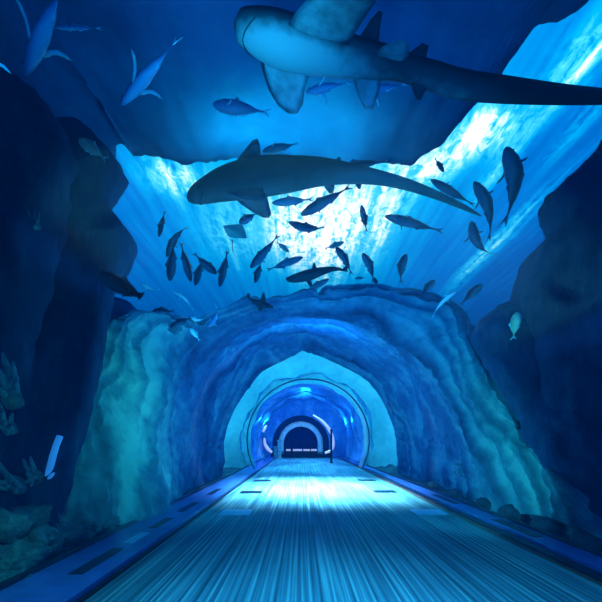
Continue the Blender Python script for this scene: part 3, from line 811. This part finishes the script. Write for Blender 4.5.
# ------------------------------------------------------------------ sharks
def shark(axis, label, roll, fins, name='shark', sy=.95, mat='shark'):
    """axis: (px, py, Y, half width in px); fins: (part, place along 0..1, direction, outline, material)"""
    ns = 80
    P4 = catmull([(a, b, c) for a, b, c, w in axis], ns); W4 = catmull([(a, b, w) for a, b, c, w in axis], ns)
    pts = [at(*p) for p in P4]
    rad = [max(.002, q[2]) / F * p[2] for q, p in zip(W4, P4)]
    L = (pts[0] - pts[-1]).length
    c = pts[ns // 3].copy()
    fw = (pts[0] - pts[ns // 2]).normalized()
    up = Vector((0, 0, 1)); up = (up - fw * up.dot(fw)).normalized()
    up = Matrix.Rotation(math.radians(roll), 3, fw) @ up
    lat = up.cross(fw).normalized()
    R = Matrix((fw, lat, up)).transposed().to_4x4()
    MW = Matrix.Translation(c) @ R; inv = MW.inverted()
    root = empty(name, c); root.matrix_world = MW
    lp = [inv @ p for p in pts]
    seg = 28
    def frame(i):
        t = (lp[max(i - 1, 0)] - lp[min(i + 1, ns - 1)]).normalized()
        u = Vector((0, 0, 1)); u = (u - t * u.dot(t)).normalized()
        return t, u.cross(t).normalized(), u
    rows = []
    for i in range(ns):
        t, l, u = frame(i); r = rad[i]; k = i / ns
        flat = 1.15 if k < .35 else 1.0 - .45 * max(0, (k - .45) / .55)
        rows.append([lp[i] + l * math.cos(2 * math.pi * q / seg) * r * flat * sy + u * math.sin(2 * math.pi * q / seg) * r * (1 if math.sin(2 * math.pi * q / seg) > 0 else .85) for q in range(seg)])
    v, f = loft(rows, True); f.append(tuple(range(seg))); f.append(tuple(range(len(v) - seg, len(v))))
    body = mesh('body', v, f, M[mat], root)
    # mouth: a thin dark crescent under the snout; eyes at the sides
    for s in (-1, 1):
        i = int(ns * .055); t, l, u = frame(i)
        cpt = lp[i] + l * s * rad[i] * 1.02 + u * rad[i] * .18
        bm = bmesh.new(); bmesh.ops.create_uvsphere(bm, u_segments=10, v_segments=8, radius=.022)
        mesh('eye', [cpt + q.co for q in bm.verts], [tuple(w.index for w in fc.verts) for fc in bm.faces], M['eye'], body); bm.free()
    arc = []
    for q in range(17):
        an = math.radians(-158 + 136 * q / 16); z = .055 - .025 * math.sin(math.pi * q / 16)
        x_ = z * (ns - 1); ii = int(x_); fr_ = x_ - ii
        t, l, u = frame(ii); r = rad[ii] * (1 - fr_) + rad[ii + 1] * fr_; cc = lp[ii].lerp(lp[ii + 1], fr_)
        arc.append(cc + l * math.cos(an) * r * 1.15 * sy + u * math.sin(an) * r * .86)
    mesh('mouth', *tube(arc, .007, 6), M['eye'], body)
    for part, k, direction, outline, mt, size in fins:
        i = int(k * (ns - 1)); t, l, u = frame(i); d = (l * direction[0] + u * direction[1]).normalized()
        nrm = t.cross(d).normalized()
        base = lp[i] + l * direction[0] * rad[i] * .55 + u * direction[1] * rad[i] * .6
        vv, ff = lens([(a * size, b * size) for a, b in outline], .028 * size)
        mesh(part, [base + (-t) * p.x + d * p.z + nrm * p.y for p in vv], ff, M[mt], root)
    return tag(root, label, 'shark', 'sharks above the tunnel')

PEC = [(-.22, -.05), (-.1, .3), (.06, .68), (.2, .98), (.34, 1.06), (.46, .96), (.46, .66), (.4, .32), (.42, .02), (.1, -.1)]
DOR = [(-.3, -.06), (-.12, .3), (.05, .62), (.2, .8), (.3, .78), (.3, .5), (.33, .2), (.42, -.02), (.05, -.1)]
DORW = [(-.75, -.08), (-.4, .24), (-.08, .5), (.16, .68), (.3, .7), (.34, .56), (.33, .3), (.36, .1), (.46, -.06), (0, -.14)]
PECB = [(-.32, -.05), (-.2, .3), (-.02, .66), (.12, .88), (.28, .95), (.42, .88), (.44, .62), (.42, .32), (.44, .02), (.1, -.1)]
PECD = [(-.6, -.05), (-.46, .3), (-.25, .66), (0, .88), (.26, .97), (.5, .92), (.62, .7), (.62, .36), (.7, .02), (.1, -.1)]
PECS = [(-.32, -.05), (-.12, .3), (.14, .66), (.4, .9), (.62, 1.0), (.78, .94), (.78, .74), (.64, .4), (.5, .06), (.1, -.1)]
PECW = [(-.45, -.05), (-.25, .25), (0, .52), (.25, .74), (.42, .78), (.5, .68), (.48, .45), (.46, .2), (.5, 0), (.1, -.12)]
PEL = [(-.2, -.05), (0, .3), (.2, .52), (.38, .5), (.42, .2), (.4, -.03)]
shark([(236, 24, 5.6, 4), (239, 26, 5.6, 12), (246, 29, 5.6, 15.5), (262, 35, 5.6, 19.5), (285, 43, 5.6, 21.5), (310, 50, 5.6, 19.5), (340, 56, 5.6, 17), (370, 61, 5.6, 14.5), (400, 67, 5.6, 12.5), (430, 76, 5.6, 12.5), (460, 85, 5.6, 13), (500, 90, 5.6, 12.5), (560, 95, 5.6, 10), (620, 98, 5.6, 7), (680, 102, 5.6, 1)],
      'upper shark seen from below, pale belly, tail leaving the frame at right', 4,
      [('pectoral_fin', .17, (1, -.2), PECS, 'shark_pale_fin', 1.15), ('pectoral_fin', .125, (-1, -.5), PECD, 'shark_pale_fin', .62),
       ('dorsal_fin', .3, (.35, 1), DOR, 'shark_fin', .55), ('second_dorsal_fin', .4, (.2, 1), PEL, 'shark_fin', .5),
       ('pelvic_fin', .33, (1, -.4), PEL, 'shark_pale_fin', .85), ('pelvic_fin', .3, (-1, -.6), PEL, 'shark_pale_fin', .75), ('anal_fin', .43, (-.3, -1), PEL, 'shark_fin', .4)])
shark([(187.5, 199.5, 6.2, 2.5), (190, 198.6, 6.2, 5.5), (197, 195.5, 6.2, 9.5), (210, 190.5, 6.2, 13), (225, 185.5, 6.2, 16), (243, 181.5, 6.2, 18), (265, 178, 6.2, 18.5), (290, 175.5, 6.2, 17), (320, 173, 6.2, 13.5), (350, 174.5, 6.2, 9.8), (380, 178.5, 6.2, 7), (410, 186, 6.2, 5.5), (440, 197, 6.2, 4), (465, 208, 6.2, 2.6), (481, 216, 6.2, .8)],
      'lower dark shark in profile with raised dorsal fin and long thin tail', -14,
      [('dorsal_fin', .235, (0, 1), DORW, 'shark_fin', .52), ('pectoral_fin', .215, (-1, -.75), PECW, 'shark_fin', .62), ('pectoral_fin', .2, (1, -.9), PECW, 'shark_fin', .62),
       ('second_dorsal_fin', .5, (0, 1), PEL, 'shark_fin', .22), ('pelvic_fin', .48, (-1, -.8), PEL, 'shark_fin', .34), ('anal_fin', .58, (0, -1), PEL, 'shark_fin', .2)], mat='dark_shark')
shark([(286, 279, 9.4, 1.5), (291, 279.3, 9.4, 3.5), (300, 277.5, 9.4, 5), (312, 274.5, 9.4, 5.6), (324, 271, 9.4, 4), (336, 269, 9.4, 2.2), (348, 271.5, 9.4, .6)],
      'small dark shark low over the notch of the arch crest', 5,
      [('dorsal_fin', .48, (0, 1), DOR, 'shark_fin', .24), ('pectoral_fin', .34, (1, -.5), PEC, 'shark_fin', .24), ('pectoral_fin', .34, (-1, -.5), PEC, 'shark_fin', .24), ('tail_fin', .93, (0, 1), PEL, 'shark_fin', .22)])
shark([(273, 308, 8.8, 1), (268, 305.5, 8.8, 2.2), (262, 303.5, 8.8, 2.8), (255, 301, 8.8, 2), (247, 297.5, 8.8, .5)],
      'smallest shark with fins spread, left of the crest notch', 5,
      [('dorsal_fin', .4, (0, 1), DOR, 'shark_fin', .26), ('pectoral_fin', .38, (1, -.5), PEC, 'shark_fin', .24), ('pectoral_fin', .38, (-1, -.5), PEC, 'shark_fin', .24), ('tail_fin', .93, (0, 1), PEL, 'shark_fin', .18)])

# ------------------------------------------------------------------ light
def area(name, loc, to, sx, sy, power, col, spread=180):
    d = bpy.data.lights.new(name, 'AREA'); d.shape = 'RECTANGLE'; d.size = sx; d.size_y = sy; d.energy = power; d.color = col; d.spread = math.radians(spread)
    o = bpy.data.objects.new(name, d); C.objects.link(o); o.location = loc
    o.rotation_euler = (Vector(to) - Vector(loc)).to_track_quat('-Z', 'Y').to_euler(); o.visible_glossy = False
    return o
def point(name, loc, power, col, r=.15):
    d = bpy.data.lights.new(name, 'POINT'); d.energy = power; d.color = col; d.shadow_soft_size = r
    o = bpy.data.objects.new(name, d); C.objects.link(o); o.location = loc; o.visible_glossy = False
    return o
area('walkway_fill', (.4, 10.2, 3.4), (.4, 10.2, 0), 2.4, 3.6, 1900, (.36, .87, 1), 62)  # added unseen light in place of water light on the floor
area('entrance_fill', (.4, 2.4, 3.45), (.4, 2.4, 0), 2.6, 2.2, 58, (.04, .6, 1), 58)  # added to brighten the near floor, no fixture here
point('right_cliff_fill', (2.9, 3.4, 4.4), 34, (.0, .3, 1), .4)  # weak blue fill added to lift the right cliff
area('end_walkway_fill', (.4, 20, 3.2), (.4, 20, 0), 1.6, 11, 800, (.12, .65, 1), 110)  # unseen fill added over the far stretch of floor
area('arch_fill', (.3, 4.2, 3.0), (.3, 9.0, 5.2), 3.0, 1.0, 260, (.01, .36, 1), 110)  # fill added inside the tunnel to light the arch face
point('vault_fill', (.3, 10.8, 3.3), 300, (.01, .42, 1), .4)  # point added to turn the vault underside blue
area('left_wall_fill', (.2, 5.6, 1.0), (-2.4, 6.6, 2.0), 1.0, 1.0, 46, (.03, .75, .75), 110)  # unseen teal fill added for the left rock wall
area('left_base_light', (-2.0, 6.9, .16), (-2.7, 7.2, .75), .1, 3.6, 22, (.1, .95, .85), 150)
area('right_wall_fill', (.6, 5.0, 1.0), (3.1, 6.6, 2.1), 1.0, 1.0, 46, (.03, .7, .85), 110)  # matching unseen fill added for the right rock wall
point('right_base_light', (2.4, 5.4, .6), 7, (.05, .75, .95), .03)
point('right_base_light', (2.4, 7.2, .6), 7, (.05, .75, .95), .03)
point('cliff_fish_fill', (-1.7, 3.3, 4.9), 3, (.1, .7, 1), .1)  # tiny point added to bring out the silver fish
point('seabed_fill', (-2.15, 3.0, .9), 12, (.05, .8, .8), .1)  # added teal point lifting the boulders at lower left
for a_ in (10, 50, 90, 130, 170):
    r = math.radians(a_); point('collar_fill', (TX + 3.1 * math.cos(r), 15.7, TZ + 3.1 * math.sin(r) * .95), 140, (.08, .74, 1), .2)  # hidden points added to light the collar cyan
for y, k in ((18.3, .6), (21.5, .9), (25.2, 1.3)):
    for a_ in (25, 90, 155):
        r = math.radians(a_); point('far_passage_fill', (TX + 2.62 * math.cos(r), y, TZ + 2.62 * math.sin(r)), 170 * k, (.02, .34, 1), .15)  # blue points added outside the far acrylic, no fixtures there
area('shark_fill', (-.6, 4.2, 4.2), (-.75, 5.4, 7), 1.2, .8, 34, (.06, .65, .95), 62)  # added below the upper shark to light its belly
area('roof_fill', (-.5, 9.9, 7.3), (-.5, 10.3, 9), 3.5, .8, 260, (.0, .8, .8), 160)  # added for a teal patch of light on the roof underside
area('roof_wash', (1, 2.5, 6.8), (1, 6, 9), 8, 2, 150, (.0, .32, 1), 140)
point('end_light', (TX - .3, 29.5, 1.4), 35, (.02, .08, 1), .2)
point('end_arch_fill', (TX - .3, 26.2, 1.6), 45, (.6, .85, 1), .2)  # point added to light the end wall and arch

# ------------------------------------------------------------------ water haze
w = bpy.data.worlds.new('water'); SC.world = w; w.use_nodes = True
nt = w.node_tree; nt.nodes.clear()
wo = nt.nodes.new('ShaderNodeOutputWorld'); bg = nt.nodes.new('ShaderNodeBackground')
bg.inputs[0].default_value = (0, .08, .35, 1); bg.inputs[1].default_value = .3
va = nt.nodes.new('ShaderNodeVolumeAbsorption'); va.inputs['Color'].default_value = (0, .2, .3, 1); va.inputs['Density'].default_value = .045
em = nt.nodes.new('ShaderNodeEmission'); em.inputs[0].default_value = (.0, .2, 1, 1); em.inputs[1].default_value = .0042
ad = nt.nodes.new('ShaderNodeAddShader')
nt.links.new(va.outputs[0], ad.inputs[0]); nt.links.new(em.outputs[0], ad.inputs[1])
nt.links.new(bg.outputs[0], wo.inputs['Surface']); nt.links.new(ad.outputs[0], wo.inputs['Volume'])

# ------------------------------------------------------------------ camera
cd = bpy.data.cameras.new('camera'); cam = bpy.data.objects.new('camera', cd); C.objects.link(cam)
cd.sensor_width = 36; cd.lens = F / 602 * 36; cd.shift_x = 0; cd.shift_y = (VY - 301) / 602
cam.location = (0, 0, H); cam.rotation_euler = (math.pi / 2, 0, 0); cd.clip_start = .05; cd.clip_end = 200
SC.camera = cam
SC.view_settings.view_transform = 'Standard'; SC.view_settings.look = 'None'
SC.cycles.max_bounces = 6; SC.cycles.transparent_max_bounces = 12
SC.cycles.sample_clamp_indirect = 4
